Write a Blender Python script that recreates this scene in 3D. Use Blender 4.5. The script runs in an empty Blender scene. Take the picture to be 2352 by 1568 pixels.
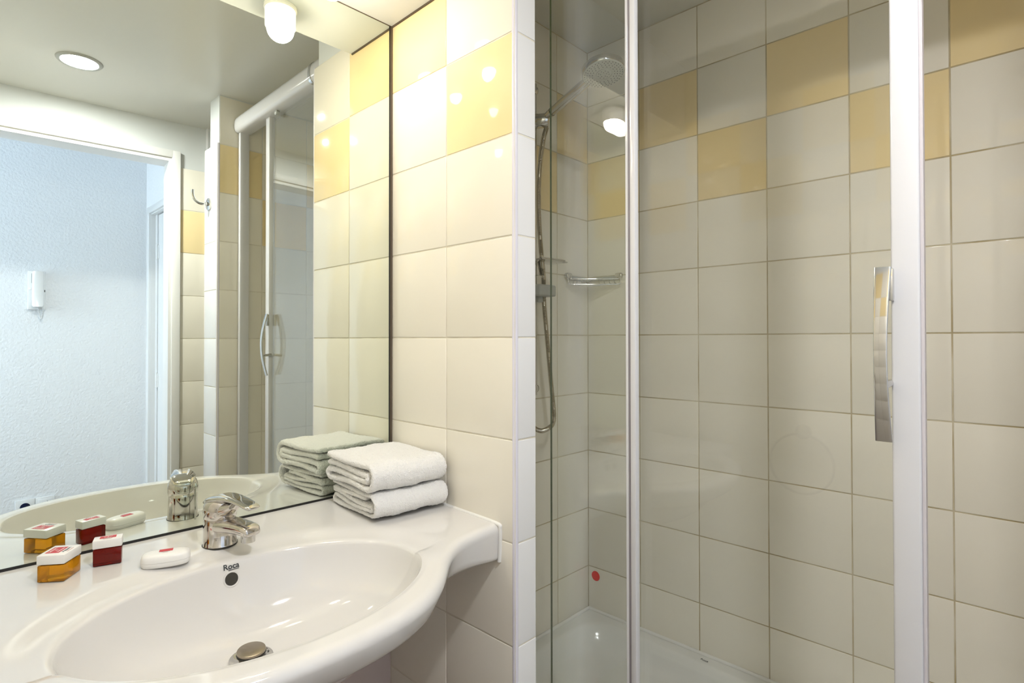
import bpy, bmesh, math, random
from mathutils import Vector, Matrix
from mathutils.bvhtree import BVHTree

random.seed(7)
SC = bpy.context.scene
COL = SC.collection

# ------------------------------------------------------------------ camera
CAM_LOC = Vector((-0.78644, -1.15936, 1.21738))
YAW, PITCH, ROLL, FPX = 0.8067, 0.0104, -0.0011, 1283.08
cam_data = bpy.data.cameras.new('camera')
cam = bpy.data.objects.new('camera', cam_data)
COL.objects.link(cam)
fwd = Vector((math.sin(YAW) * math.cos(PITCH), math.cos(YAW) * math.cos(PITCH), math.sin(PITCH)))
rgt = Vector((math.cos(YAW), -math.sin(YAW), 0))
upv = rgt.cross(fwd)
r2 = rgt * math.cos(ROLL) + upv * math.sin(ROLL)
u2 = -rgt * math.sin(ROLL) + upv * math.cos(ROLL)
M = Matrix((r2, u2, -fwd)).transposed().to_4x4()
M.translation = CAM_LOC
cam.matrix_world = M
cam_data.sensor_fit = 'HORIZONTAL'
cam_data.sensor_width = 36.0
cam_data.lens = FPX / 2352 * 36.0
cam_data.shift_y = -19.33 / 2352
cam_data.clip_start = 0.01
SC.camera = cam

# ------------------------------------------------------------------ world, daylight, exposure
world = bpy.data.worlds.new('world')
SC.world = world
world.use_nodes = True
wn = world.node_tree.nodes['Background']
wn.inputs[0].default_value = (0.62, 0.76, 1.0, 1)
wn.inputs[1].default_value = 2.0

day = bpy.data.lights.new('daylight', 'AREA')
day.shape = 'RECTANGLE'
day.size, day.size_y = 0.85, 1.5
day.energy = 88
day.color = (0.70, 0.81, 1.0)
dayo = bpy.data.objects.new('daylight', day)
COL.objects.link(dayo)
dayo.location = (-2.48, -2.35, 1.45)
dayo.rotation_euler = (0, math.radians(-90), 0)      # area lamp shining towards +x through the added, unseen corridor window

LAMP_L = 102.0      # radiance of the vanity bulbs
DOWN_L = 450.0      # radiance of the ceiling downlight
SC.view_settings.view_transform = 'Standard'
SC.view_settings.look = 'None'
SC.view_settings.exposure = 0.3
SC.view_settings.gamma = 1.0
SC.view_settings.use_curve_mapping = False
SC.cycles.max_bounces = 8
SC.cycles.diffuse_bounces = 4
SC.cycles.glossy_bounces = 6
SC.cycles.transmission_bounces = 6
SC.cycles.transparent_max_bounces = 12
SC.cycles.caustics_reflective = True      # the mirror throws lamp light back into the room
SC.cycles.caustics_refractive = False
SC.cycles.sample_clamp_indirect = 6.0
SC.cycles.use_denoising = True
SC.cycles.use_adaptive_sampling = True
SC.cycles.adaptive_threshold = 0.07


# ------------------------------------------------------------------ materials
def new_mat(name):
    m = bpy.data.materials.new(name)
    m.use_nodes = True
    nt = m.node_tree
    b = nt.nodes['Principled BSDF']
    return m, nt, b


def N(nt, kind, **kw):
    n = nt.nodes.new(kind)
    for k, v in kw.items():
        setattr(n, k, v)
    return n


def add_bump(nt, b, scale, strength, dist=0.002, detail=3, coords='Object'):
    tc = N(nt, 'ShaderNodeTexCoord')
    no = N(nt, 'ShaderNodeTexNoise')
    no.inputs['Scale'].default_value = scale
    no.inputs['Detail'].default_value = detail
    bu = N(nt, 'ShaderNodeBump')
    bu.inputs['Strength'].default_value = strength
    bu.inputs['Distance'].default_value = dist
    nt.links.new(tc.outputs[coords], no.inputs['Vector'])
    nt.links.new(no.outputs['Fac'], bu.inputs['Height'])
    nt.links.new(bu.outputs['Normal'], b.inputs['Normal'])
    return no


def plain(name, col, rough=0.5, metal=0.0, spec=0.5, coat=0.0):
    m, nt, b = new_mat(name)
    b.inputs['Base Color'].default_value = (*col, 1)
    b.inputs['Roughness'].default_value = rough
    b.inputs['Metallic'].default_value = metal
    b.inputs['Specular IOR Level'].default_value = spec
    b.inputs['Coat Weight'].default_value = coat
    b.inputs['Coat Roughness'].default_value = 0.03
    return m


def mottled(name, c1, c2, scale, rough=0.5, metal=0.0, bump=0.0, bscale=40, lo=0.35, hi=0.65, r2=None):
    m, nt, b = new_mat(name)
    tc = N(nt, 'ShaderNodeTexCoord')
    no = N(nt, 'ShaderNodeTexNoise')
    no.inputs['Scale'].default_value = scale
    no.inputs['Detail'].default_value = 4
    nt.links.new(tc.outputs['Object'], no.inputs['Vector'])
    cr = N(nt, 'ShaderNodeValToRGB')
    cr.color_ramp.elements[0].position = lo
    cr.color_ramp.elements[0].color = (*c1, 1)
    cr.color_ramp.elements[1].position = hi
    cr.color_ramp.elements[1].color = (*c2, 1)
    nt.links.new(no.outputs['Fac'], cr.inputs['Fac'])
    nt.links.new(cr.outputs['Color'], b.inputs['Base Color'])
    b.inputs['Roughness'].default_value = rough
    b.inputs['Metallic'].default_value = metal
    if r2 is not None:
        mr = N(nt, 'ShaderNodeMapRange')
        mr.inputs['From Min'].default_value = lo
        mr.inputs['From Max'].default_value = hi
        mr.inputs['To Min'].default_value = rough
        mr.inputs['To Max'].default_value = r2
        nt.links.new(no.outputs['Fac'], mr.inputs['Value'])
        nt.links.new(mr.outputs['Result'], b.inputs['Roughness'])
    if bump:
        add_bump(nt, b, bscale, bump)
    return m


def tile_mat(name, col):
    m, nt, b = new_mat(name)
    oi = N(nt, 'ShaderNodeObjectInfo')
    mr = N(nt, 'ShaderNodeMapRange')
    mr.inputs['To Min'].default_value = 0.965
    mr.inputs['To Max'].default_value = 1.02
    nt.links.new(oi.outputs['Random'], mr.inputs['Value'])
    mx = N(nt, 'ShaderNodeMix', data_type='RGBA', blend_type='MULTIPLY')
    mx.inputs['Factor'].default_value = 1.0
    mx.inputs['A'].default_value = (*col, 1)
    nt.links.new(mr.outputs['Result'], mx.inputs['B'])
    nt.links.new(mx.outputs['Result'], b.inputs['Base Color'])
    b.inputs['Roughness'].default_value = 0.05
    b.inputs['Specular IOR Level'].default_value = 0.5
    # slight waviness of the glaze, different on every tile
    tc = N(nt, 'ShaderNodeTexCoord')
    ad = N(nt, 'ShaderNodeVectorMath', operation='ADD')
    nt.links.new(tc.outputs['Object'], ad.inputs[0])
    sc_ = N(nt, 'ShaderNodeVectorMath', operation='SCALE')
    sc_.inputs['Scale'].default_value = 40.0
    nt.links.new(oi.outputs['Random'], sc_.inputs[0])
    nt.links.new(sc_.outputs[0], ad.inputs[1])
    no = N(nt, 'ShaderNodeTexNoise')
    no.inputs['Scale'].default_value = 9
    no.inputs['Detail'].default_value = 1
    bu = N(nt, 'ShaderNodeBump')
    bu.inputs['Strength'].default_value = 0.12
    bu.inputs['Distance'].default_value = 0.01
    nt.links.new(ad.outputs[0], no.inputs['Vector'])
    nt.links.new(no.outputs['Fac'], bu.inputs['Height'])
    nt.links.new(bu.outputs['Normal'], b.inputs['Normal'])
    return m


def glass_mat(name, tint):
    """thin pane: Fresnel mix of clear transmission and mirror reflection"""
    m = bpy.data.materials.new(name)
    m.use_nodes = True
    nt = m.node_tree
    nt.nodes.clear()
    out = N(nt, 'ShaderNodeOutputMaterial')
    tr = N(nt, 'ShaderNodeBsdfTransparent')
    tr.inputs['Color'].default_value = (*tint, 1)
    gl = N(nt, 'ShaderNodeBsdfGlossy')
    gl.inputs['Roughness'].default_value = 0.0
    gl.inputs['Color'].default_value = (1, 1, 1, 1)
    fr = N(nt, 'ShaderNodeFresnel')
    ge = N(nt, 'ShaderNodeNewGeometry')
    mr = N(nt, 'ShaderNodeMapRange')
    mr.inputs['To Min'].default_value = 1.5
    mr.inputs['To Max'].default_value = 1 / 1.5
    nt.links.new(ge.outputs['Backfacing'], mr.inputs['Value'])
    nt.links.new(mr.outputs['Result'], fr.inputs['IOR'])
    mx = N(nt, 'ShaderNodeMixShader')
    nt.links.new(fr.outputs[0], mx.inputs[0])
    nt.links.new(tr.outputs[0], mx.inputs[1])
    nt.links.new(gl.outputs[0], mx.inputs[2])
    nt.links.new(mx.outputs[0], out.inputs[0])
    return m


def emit_mat(name, col, strength):
    m, nt, b = new_mat(name)
    b.inputs['Base Color'].default_value = (0.9, 0.9, 0.9, 1)
    b.inputs['Emission Color'].default_value = (*col, 1)
    b.inputs['Emission Strength'].default_value = strength
    return m


def liquid_mat(name, col):
    m, nt, b = new_mat(name)
    b.inputs['Base Color'].default_value = (*col, 1)
    b.inputs['Roughness'].default_value = 0.03
    b.inputs['Transmission Weight'].default_value = 0.72
    b.inputs['IOR'].default_value = 1.36
    return m


TILE_W = tile_mat('glazed_cream_tile', (0.855, 0.815, 0.72))
TILE_C = tile_mat('glazed_white_tile', (0.82, 0.82, 0.82))
TILE_Y = tile_mat('glazed_yellow_tile', (0.86, 0.70, 0.40))
GROUT = mottled('cream_grout', (0.78, 0.74, 0.64), (0.66, 0.61, 0.50), 14, 0.8)
GROUT_S = mottled('stained_grout', (0.64, 0.58, 0.44), (0.44, 0.36, 0.21), 9, 0.8)
PAINT = plain('white_satin_paint', (0.69, 0.715, 0.72), 0.45)
CEIL = plain('ceiling_gloss_paint', (0.70, 0.70, 0.66), 0.30)
m, nt, b = new_mat('textured_white_wallpaper')
b.inputs['Base Color'].default_value = (0.82, 0.83, 0.85, 1)
b.inputs['Roughness'].default_value = 0.6
add_bump(nt, b, 75, 0.55, 0.006, 2)
PLASTER = m
LILAC = plain('pinkish_wall_paint', (0.62, 0.53, 0.50), 0.5)
PORC = plain('white_porcelain', (0.715, 0.70, 0.68), 0.07, coat=0.3)
ACRYL = plain('white_acrylic', (0.80, 0.80, 0.77), 0.16)
SEAL = plain('white_sealant', (0.82, 0.81, 0.78), 0.4)
CHROME = plain('polished_chrome', (0.62, 0.61, 0.59), 0.05, metal=1)
CHROME_F = mottled('limescaled_chrome', (0.66, 0.63, 0.60), (0.40, 0.35, 0.30), 34, 0.07, 1.0, lo=0.55, hi=0.80, r2=0.34)
STEEL = plain('brushed_bronze_steel', (0.36, 0.31, 0.25), 0.32, metal=1)
MIRROR = plain('silvered_mirror', (0.84, 0.88, 0.80), 0.0, metal=1)
BLACK = plain('black_silvering_edge', (0.008, 0.008, 0.007), 0.4)
BROWN = plain('brown_sealant_gap_shade', (0.10, 0.075, 0.05), 0.6)  # brown of the mirror sealant, also the painted shade of the soffit gap
LACQ = plain('white_lacquered_aluminium', (0.65, 0.65, 0.67), 0.14)
PVC = plain('white_plastic', (0.80, 0.80, 0.80), 0.25)
LILACPVC = plain('lilac_white_plastic', (0.74, 0.72, 0.80), 0.25)
GREY = plain('grey_rubber', (0.22, 0.20, 0.22), 0.5)
GREYP = plain('grey_plastic', (0.42, 0.43, 0.41), 0.3)
FACEP = plain('pale_grey_plastic', (0.58, 0.58, 0.52), 0.35)
DARK = plain('dark_hole', (0.03, 0.027, 0.02), 0.5)
INK = plain('dark_grey_print', (0.03, 0.035, 0.04), 0.5)
RED = plain('red_print', (0.52, 0.008, 0.014), 0.4)
REDDOT = plain('red_sticker', (0.86, 0.006, 0.006), 0.5)
PINKINK = plain('pale_red_print', (0.62, 0.25, 0.22), 0.5)
WHITEINK = plain('white_print', (0.9, 0.8, 0.78), 0.5)
CAPW = plain('white_cap_plastic', (0.83, 0.82, 0.80), 0.3)
NAVY = plain('navy_plastic', (0.006, 0.012, 0.045), 0.15)
GLASS = glass_mat('clear_shower_glass', (0.985, 0.993, 0.985))
PANE = glass_mat('window_glass', (0.97, 0.98, 0.97))
GEDGE = plain('green_glass_edge', (0.035, 0.06, 0.028), 0.15)
AMBER = liquid_mat('amber_liquid', (0.95, 0.40, 0.015))
BORDEAUX = liquid_mat('dark_red_liquid', (0.20, 0.006, 0.003))
BULB = emit_mat('warm_bulb', (1.0, 0.89, 0.72), LAMP_L)
LED = emit_mat('cool_lamp_lens', (0.985, 0.985, 1.0), DOWN_L)
SHADE = emit_mat('lit_frosted_shade', (1.0, 0.92, 0.78), 0.75)
HOUSING = plain('white_ceramic', (0.85, 0.84, 0.80), 0.2)
FLOORM = mottled('brown_floor_tile', (0.24, 0.17, 0.12), (0.30, 0.22, 0.16), 8, 0.25)
DOORM = plain('white_door_lacquer', (0.80, 0.80, 0.80), 0.3)

m, nt, b = new_mat('white_terry_cloth')
b.inputs['Base Color'].default_value = (0.86, 0.85, 0.83, 1)
b.inputs['Roughness'].default_value = 0.95
b.inputs['Sheen Weight'].default_value = 0.35
b.inputs['Specular IOR Level'].default_value = 0.1
add_bump(nt, b, 420, 0.75, 0.004, 2)
TERRY = m


# ------------------------------------------------------------------ geometry helpers
ORG = {}          # world origin of every object with children


def mesh_of(name, V, F, mats, smooth=False, fmats=None):
    me = bpy.data.meshes.new(name)
    me.from_pydata([tuple(v) for v in V], [], [tuple(f) for f in F])
    if not isinstance(mats, (list, tuple)):
        mats = [mats]
    for mt in mats:
        me.materials.append(mt)
    if fmats:
        for p, i in zip(me.polygons, fmats):
            p.material_index = i
    bm = bmesh.new()
    bm.from_mesh(me)
    bmesh.ops.recalc_face_normals(bm, faces=bm.faces)
    bm.to_mesh(me)
    bm.free()
    if smooth:
        for p in me.polygons:
            p.use_smooth = True
        me.set_sharp_from_angle(angle=math.radians(62 if smooth is True else smooth))
    return me


def put(name, V, F, mats, parent=None, smooth=False, fmats=None, loc=None):
    """one mesh object; vertices are world coordinates"""
    o0 = Vector((0, 0, 0))
    if parent is not None:
        o0 = ORG[parent.name]
    elif loc is not None:
        o0 = Vector(loc)
    me = mesh_of(name, [Vector(v) - o0 for v in V], F, mats, smooth, fmats)
    o = bpy.data.objects.new(name, me)
    COL.objects.link(o)
    if parent is not None:
        o.parent = parent
    else:
        o.location = o0
    ORG[o.name] = o0
    return o


def tag(o, label, cat, group=None):
    o['label'] = label
    o['category'] = cat
    if group:
        o['group'] = group
    return o


def thing(name, label, cat, loc, group=None):
    o = bpy.data.objects.new(name, None)
    COL.objects.link(o)
    o.empty_display_size = 0.02
    o.location = loc
    ORG[o.name] = Vector(loc)
    return tag(o, label, cat, group)


def struct(name, V, F, mats, label=None, parent=None, smooth=False, fmats=None):
    o = put(name, V, F, mats, parent, smooth, fmats)
    if parent is None:
        o['kind'] = 'structure'
        if label:
            o['label'] = label
            o['category'] = name.split('_')[0]
    return o


def box(x0, x1, y0, y1, z0, z1):
    V = [(x0, y0, z0), (x1, y0, z0), (x1, y1, z0), (x0, y1, z0), (x0, y0, z1), (x1, y0, z1), (x1, y1, z1), (x0, y1, z1)]
    F = [(0, 3, 2, 1), (4, 5, 6, 7), (0, 1, 5, 4), (1, 2, 6, 5), (2, 3, 7, 6), (3, 0, 4, 7)]
    return V, F


def bev(VF, w, seg=2):
    bm = bmesh.new()
    vs = [bm.verts.new(v) for v in VF[0]]
    for f in VF[1]:
        bm.faces.new([vs[i] for i in f])
    bm.normal_update()
    bmesh.ops.bevel(bm, geom=bm.edges[:] + bm.verts[:], offset=w, segments=seg, affect='EDGES', profile=0.5)
    bm.verts.index_update()
    V = [v.co.copy() for v in bm.verts]
    F = [[v.index for v in f.verts] for f in bm.faces]
    bm.free()
    return V, F


def rbox(x0, x1, y0, y1, z0, z1, w=0.002, seg=2):
    return bev(box(x0, x1, y0, y1, z0, z1), w, seg)


def join(*parts):
    V, F = [], []
    for v, f in parts:
        n = len(V)
        V += [Vector(p) for p in v]
        F += [tuple(i + n for i in q) for q in f]
    return V, F


def xf(VF, mat):
    return [mat @ Vector(v) for v in VF[0]], VF[1]


def frame(axis):
    a = Vector(axis).normalized()
    t = Vector((0, 0, 1)) if abs(a.z) < 0.9 else Vector((1, 0, 0))
    u = t.cross(a).normalized()
    return u, a.cross(u).normalized(), a


def lathe(profile, origin, axis=(0, 0, 1), n=32, cap=True, sx=1.0, sy=1.0):
    """profile: list of (radius, height along axis)"""
    u, v, a = frame(axis)
    o = Vector(origin)
    V, F = [], []
    for r, h in profile:
        for k in range(n):
            t = 2 * math.pi * k / n
            V.append(o + a * h + u * (r * math.cos(t) * sx) + v * (r * math.sin(t) * sy))
    for i in range(len(profile) - 1):
        for k in range(n):
            F.append((i * n + k, i * n + (k + 1) % n, (i + 1) * n + (k + 1) % n, (i + 1) * n + k))
    if cap:
        F.append(tuple(range(n - 1, -1, -1)))
        m_ = (len(profile) - 1) * n
        F.append(tuple(m_ + k for k in range(n)))
    return V, F


def smooth_path(pts, per=8, closed=False):
    P = [Vector(p) for p in pts]
    out = []
    n = len(P)
    rng = range(n if closed else n - 1)
    for i in rng:
        p0 = P[(i - 1) % n] if closed or i > 0 else P[i] * 2 - P[i + 1]
        p1, p2 = P[i], P[(i + 1) % n]
        p3 = P[(i + 2) % n] if closed or i + 2 < n else P[i + 1] * 2 - P[i]
        for k in range(per):
            t = k / per
            out.append(0.5 * ((2 * p1) + (p2 - p0) * t + (2 * p0 - 5 * p1 + 4 * p2 - p3) * t * t
                              + (3 * p1 - p0 - 3 * p2 + p3) * t ** 3))
    if not closed:
        out.append(P[-1].copy())
    return out


def tube(path, r, n=10, closed=False, radii=None):
    P = [Vector(p) for p in path]
    m_ = len(P)
    V, F = [], []
    pu = None
    for i in range(m_):
        if closed:
            t = P[(i + 1) % m_] - P[i - 1]
        else:
            t = P[min(i + 1, m_ - 1)] - P[max(i - 1, 0)]
        t.normalize()
        if pu is None:
            pu = frame(t)[0]
        u = (pu - t * pu.dot(t)).normalized()
        pu = u
        w = t.cross(u)
        rr = radii[i] if radii else r
        for k in range(n):
            a = 2 * math.pi * k / n
            V.append(P[i] + u * (rr * math.cos(a)) + w * (rr * math.sin(a)))
    for i in range(m_ if closed else m_ - 1):
        j = (i + 1) % m_
        for k in range(n):
            F.append((i * n + k, i * n + (k + 1) % n, j * n + (k + 1) % n, j * n + k))
    if not closed:
        F.append(tuple(range(n - 1, -1, -1)))
        F.append(tuple((m_ - 1) * n + k for k in range(n)))
    return V, F


def loft(rings, cap0=True, cap1=True):
    n = len(rings[0])
    V, F = [], []
    for r in rings:
        V += [Vector(p) for p in r]
    for i in range(len(rings) - 1):
        for k in range(n):
            F.append((i * n + k, i * n + (k + 1) % n, (i + 1) * n + (k + 1) % n, (i + 1) * n + k))
    if cap0:
        F.append(tuple(range(n - 1, -1, -1)))
    if cap1:
        F.append(tuple((len(rings) - 1) * n + k for k in range(n)))
    return V, F


def superring(c, u, v, hw, hh, e=2.6, n=28):
    c, u, v = Vector(c), Vector(u).normalized(), Vector(v).normalized()
    out = []
    for k in range(n):
        a = 2 * math.pi * k / n
        ca, sa = math.cos(a), math.sin(a)
        out.append(c + u * (hw * math.copysign(abs(ca) ** (2 / e), ca)) + v * (hh * math.copysign(abs(sa) ** (2 / e), sa)))
    return out


_txt = [0]


def text_mesh(s, size, mat44, bold=0.02):
    """flat lettering as a mesh (V, F) placed by a matrix; x right, y up, centred"""
    cu = bpy.data.curves.new('lettering_%d' % _txt[0], 'FONT')
    _txt[0] += 1
    cu.body = s
    cu.size = size
    cu.align_x = 'CENTER'
    cu.align_y = 'CENTER'
    cu.resolution_u = 3
    cu.offset = size * bold
    o = bpy.data.objects.new('lettering_tmp', cu)
    COL.objects.link(o)
    bpy.context.view_layer.update()
    me = bpy.data.meshes.new_from_object(o.evaluated_get(bpy.context.evaluated_depsgraph_get()))
    V = [mat44 @ v.co for v in me.vertices]
    F = [tuple(p.vertices) for p in me.polygons]
    bpy.data.objects.remove(o)
    bpy.data.curves.remove(cu)
    bpy.data.meshes.remove(me)
    return V, F


def basis(o, u, v):
    u = Vector(u).normalized()
    v = Vector(v).normalized()
    w = u.cross(v).normalized()
    v = w.cross(u)
    mt = Matrix((u, v, w)).transposed().to_4x4()
    mt.translation = Vector(o)
    return mt


# ------------------------------------------------------------------ tiles
_tiles = {}


def tile_data(w, h, mat):
    key = (round(w, 4), round(h, 4), mat.name)
    if key in _tiles:
        return _tiles[key]
    V, F = [], []
    hw, hh = w / 2, h / 2
    levels = [(0.0, -0.004), (0.0, -0.0009), (0.0005, -0.0002), (0.0013, 0.0)]
    for ins, z in levels:
        V += [(-hw + ins, -hh + ins, z), (hw - ins, -hh + ins, z), (hw - ins, hh - ins, z), (-hw + ins, hh - ins, z)]
    for i in range(3):
        for k in range(4):
            F.append((i * 4 + k, i * 4 + (k + 1) % 4, (i + 1) * 4 + (k + 1) % 4, (i + 1) * 4 + k))
    F.append((12, 13, 14, 15))
    me = mesh_of('tile', V, F, mat)
    for p in me.polygons:
        p.use_smooth = True
    me.set_sharp_from_angle(angle=math.radians(50))
    _tiles[key] = me
    return me


GAP = 0.0030


def tile_wall(wall, org, u, nrm, ue, ze, yellow=(), mat=None, ymat=None, skip=None):
    """tiles over the cells of ue x ze; u and nrm in the wall's own frame, origin on the glazed face"""
    u, nrm = Vector(u), Vector(nrm)
    rot = Matrix((u, Vector((0, 0, 1)), nrm)).transposed().to_4x4()
    if rot.determinant() < 0:
        rot = Matrix((-u, Vector((0, 0, 1)), nrm)).transposed().to_4x4()
    for i in range(len(ue) - 1):
        for j in range(len(ze) - 1):
            if skip and skip(i, j):
                continue
            w, h = abs(ue[i + 1] - ue[i]) - GAP, abs(ze[j + 1] - ze[j]) - GAP
            if w < 0.004 or h < 0.004:
                continue
            mt = (ymat or TILE_Y) if (i, j) in yellow else (mat or TILE_W)
            o = bpy.data.objects.new('tile', tile_data(w, h, mt))
            COL.objects.link(o)
            o.parent = wall
            c = Vector(org) + u * ((ue[i] + ue[i + 1]) / 2) + Vector((0, 0, (ze[j] + ze[j + 1]) / 2))
            k = random.uniform(-1, 1) * 0.0012, random.uniform(-1, 1) * 0.0012
            mm = rot @ Matrix.Rotation(k[0], 4, 'X') @ Matrix.Rotation(k[1], 4, 'Y')
            mm.translation = c
            o.matrix_local = mm


def rows(z0, z1, base):
    """joint heights between z0 and z1 on the 200 mm grid"""
    e = [z0]
    k = math.ceil((z0 - base) / 0.2 + 1e-6)
    while base + 0.2 * k < z1 - 0.004:
        if base + 0.2 * k > z0 + 0.004:
            e.append(base + 0.2 * k)
        k += 1
    return e + [z1]


def row_index(e, z):
    """row whose lower joint is closest to z"""
    return min(range(len(e) - 1), key=lambda i: abs(e[i] - z))


ZJ, ZF, ZC = 1.22, 1.2295, 2.222      # joint grid, grid inside the shower, ceiling height

# ================================================================== SETTING
struct('floor', *box(-2.5, 1.0, -3.0, 0.12, -0.06, 0.0), FLOORM, 'brown tiled floor of bathroom and corridor')
struct('ceiling', *box(-1.0, 0.95, -1.87, 0.12, ZC, ZC + 0.08), CEIL, 'pale satin painted bathroom ceiling')

# wall carrying the mirror; it runs on behind the shower
wb = struct('wall_back', *join(box(-1.0, 0.95, 0.008, 0.12, 0, ZC + 0.05), box(0.0618, 0.84, 0.0012, 0.008, 0, ZC)),
            [LILAC, GROUT_S], 'wall behind basin and shower', fmats=[0] * 6 + [1] * 6)
e = rows(0.275, ZC - 0.002, ZF)
r2_, r3_ = row_index(e, ZF + 0.4), row_index(e, ZF + 0.6)
tile_wall(wb, (0, 0, 0), (1, 0, 0), (0, -1, 0), [0.0625, 0.2393, 0.4393, 0.6393, 0.8068], e,
          {(3, r3_), (2, r2_), (1, r3_), (0, r2_)})

# far shower wall
wf = struct('wall_right', *box(0.8082, 0.95, -1.87, 0.12, 0, ZC + 0.05), GROUT_S, 'tiled far wall of the shower')
ye = [0.0005, -0.2046, -0.4046, -0.6046, -0.8046, -1.0046, -1.2046, -1.2875]
yel = set()
for i in range(7):
    yel.add((i, r3_ if i % 2 else r2_))
tile_wall(wf, (0.807, 0, 0), (0, 1, 0), (-1, 0, 0), ye, e, yel)

# short partition between basin and shower
ws = struct('wall_partition', *join(box(0.0012, 0.0606, -0.4126, 0.009, 0, 2.02), box(0.007, 0.055, -0.392, 0.009, 2.02, ZC)),
            [GROUT, PAINT], 'short tiled partition wall between basin and shower', fmats=[0] * 6 + [1] * 6)
es = rows(0.0, 2.02, ZJ)
s2, s3 = row_index(es, ZJ + 0.4), row_index(es, ZJ + 0.6)
tile_wall(ws, (0, 0, 0), (0, 1, 0), (-1, 0, 0), [0.006, -0.2059, -0.4085], es, {(1, s2), (0, s3)})
tile_wall(ws, (0, -0.4138, 0), (1, 0, 0), (0, -1, 0), [0.0066, 0.0618], es, mat=TILE_C)
tile_wall(ws, (0.0618, 0, 0), (0, 1, 0), (1, 0, 0), [0.0, -0.2059, -0.4125], es, {(1, s3), (0, s2)})
struct('trim_1', *tube([(0.0062, -0.4078, 0.0), (0.0062, -0.4078, 2.021)], 0.0064, 16), LILACPVC, 'white plastic corner strip on the partition edge', smooth=40)

# end wall of the shower (seen in the mirror)
we = struct('wall_shower_end', *join(box(0.0262, 0.82, -1.4388, -1.2892, 0, 2.022), box(0.033, 0.82, -1.395, -1.2892, 2.022, ZC)),
            [GROUT, PAINT], 'tiled wall stub at the open end of the shower', fmats=[0] * 6 + [1] * 6)
e2 = rows(0.0, ZC - 0.002, ZJ)
q2, q3 = row_index(e2, ZJ + 0.4), row_index(e2, ZJ + 0.6)
tile_wall(we, (0, -1.288, 0), (1, 0, 0), (0, 1, 0), [0.034, 0.2073, 0.4073, 0.6073, 0.8065], e2, {(0, q3), (1, q2), (2, q3), (3, q2)})
tile_wall(we, (0.025, 0, 0), (0, 1, 0), (-1, 0, 0), [-1.2965, -1.4395], rows(0.0, 2.024, ZJ), mat=TILE_C)
struct('trim_2', *tube([(0.0315, -1.2945, 0.0), (0.0315, -1.2945, 2.024)], 0.0066, 16), LILACPVC, 'white plastic corner strip on the shower end wall', smooth=40)

# left wall behind the photographer
wl = struct('wall_left', *join(box(-1.0, -0.9012, -1.87, 0.009, 0, 2.02), box(-1.0, -0.907, -1.87, 0.009, 2.02, ZC)),
            [GROUT, PAINT], 'tiled left wall with the towel ring', fmats=[0] * 6 + [1] * 6)
ly = [0.006 - 0.2059 * 0 - 0.2 * k for k in range(10)]
tile_wall(wl, (-0.9, 0, 0), (0, 1, 0), (1, 0, 0), ly, es, {(i, s3 if i % 2 else s2) for i in range(9)})

# wall with the doorway opposite the mirror, a little out of square
PHI = math.atan(0.0756)
wo = struct('wall_front', *join(box(-0.012, 0.86, -0.1, -0.006, 0, ZC + 0.02), box(-1.02, -0.80, -0.1, -0.006, 0, ZC + 0.02),
                                box(-0.80, -0.012, -0.1, -0.006, 2.055, ZC + 0.02), box(0.014, 0.80, -0.006, -0.0012, 0, 2.014)),
            [PAINT, GROUT], 'white painted wall with the doorway opposite the mirror', fmats=[0] * 18 + [1] * 6)
wo.location = (0, -1.7477, 0)
wo.rotation_euler = (0, 0, PHI)
eo = rows(0.0, 2.016, ZJ)
o2 = row_index(eo, ZJ + 0.4)
tile_wall(wo, (0, 0, 0), (1, 0, 0), (0, 1, 0), [0.0175, 0.2175, 0.4175, 0.6175, 0.80], eo, {(0, o2)})

# door frame
df = struct('door_1', *join(
    rbox(-0.018, 0.0165, -0.012, 0.016, 0, 2.086, 0.003), rbox(-0.822, -0.788, -0.012, 0.016, 0, 2.086, 0.003),
    rbox(-0.822, 0.0165, -0.012, 0.0158, 2.052, 2.0865, 0.003),
    box(-0.030, -0.012, -0.108, 0.005, 0, 2.05), box(-0.80, -0.776, -0.108, 0.005, 0, 2.05), box(-0.80, -0.012, -0.108, 0.0048, 2.036, 2.0565)),
    DOORM, 'white lacquered frame of the open doorway', smooth=30)
df.location = wo.location
df.rotation_euler = wo.rotation_euler

# corridor beyond the doorway
struct('wall_corridor', *box(-2.5, 0.4, -2.95, -2.8, 0, 2.6), PLASTER, 'textured white corridor wall with the intercom')
struct('wall_corridor_right', *join(box(0.126, 0.3, -2.81, -2.715, 0, 2.6), box(0.126, 0.3, -1.93, -1.72, 0, 2.6),
                                    box(0.126, 0.3, -2.715, -1.93, 2.0, 2.6)), PLASTER, 'white side wall of the corridor')
d2 = struct('door_2', *join(rbox(0.114, 0.135, -2.752, -2.70, 0, 2.0, 0.003), rbox(0.114, 0.135, -1.95, -1.90, 0, 2.0, 0.003),
                            rbox(0.1132, 0.1358, -2.7532, -1.899, 1.966, 2.006, 0.003),
                            box(0.126, 0.19, -2.715, -2.698, 0, 1.98), box(0.126, 0.19, -2.715, -1.93, 1.96, 1.985),
                            box(0.15, 0.19, -2.70, -2.66, 0, 1.97)), DOORM, 'white frame of the corridor door', smooth=30)
struct('door_leaf', *rbox(0.152, 0.19, -2.645, -1.96, 0.01, 1.955, 0.003), DOORM, parent=d2)
for z in (0.975, 1.735):
    struct('hinge', *join(tube([(0.148, -2.652, z - 0.045), (0.148, -2.652, z + 0.045)], 0.008, 10),
                          box(0.1495, 0.1545, -2.68, -2.63, z - 0.04, z + 0.04)), PVC, parent=d2, smooth=40)
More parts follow.
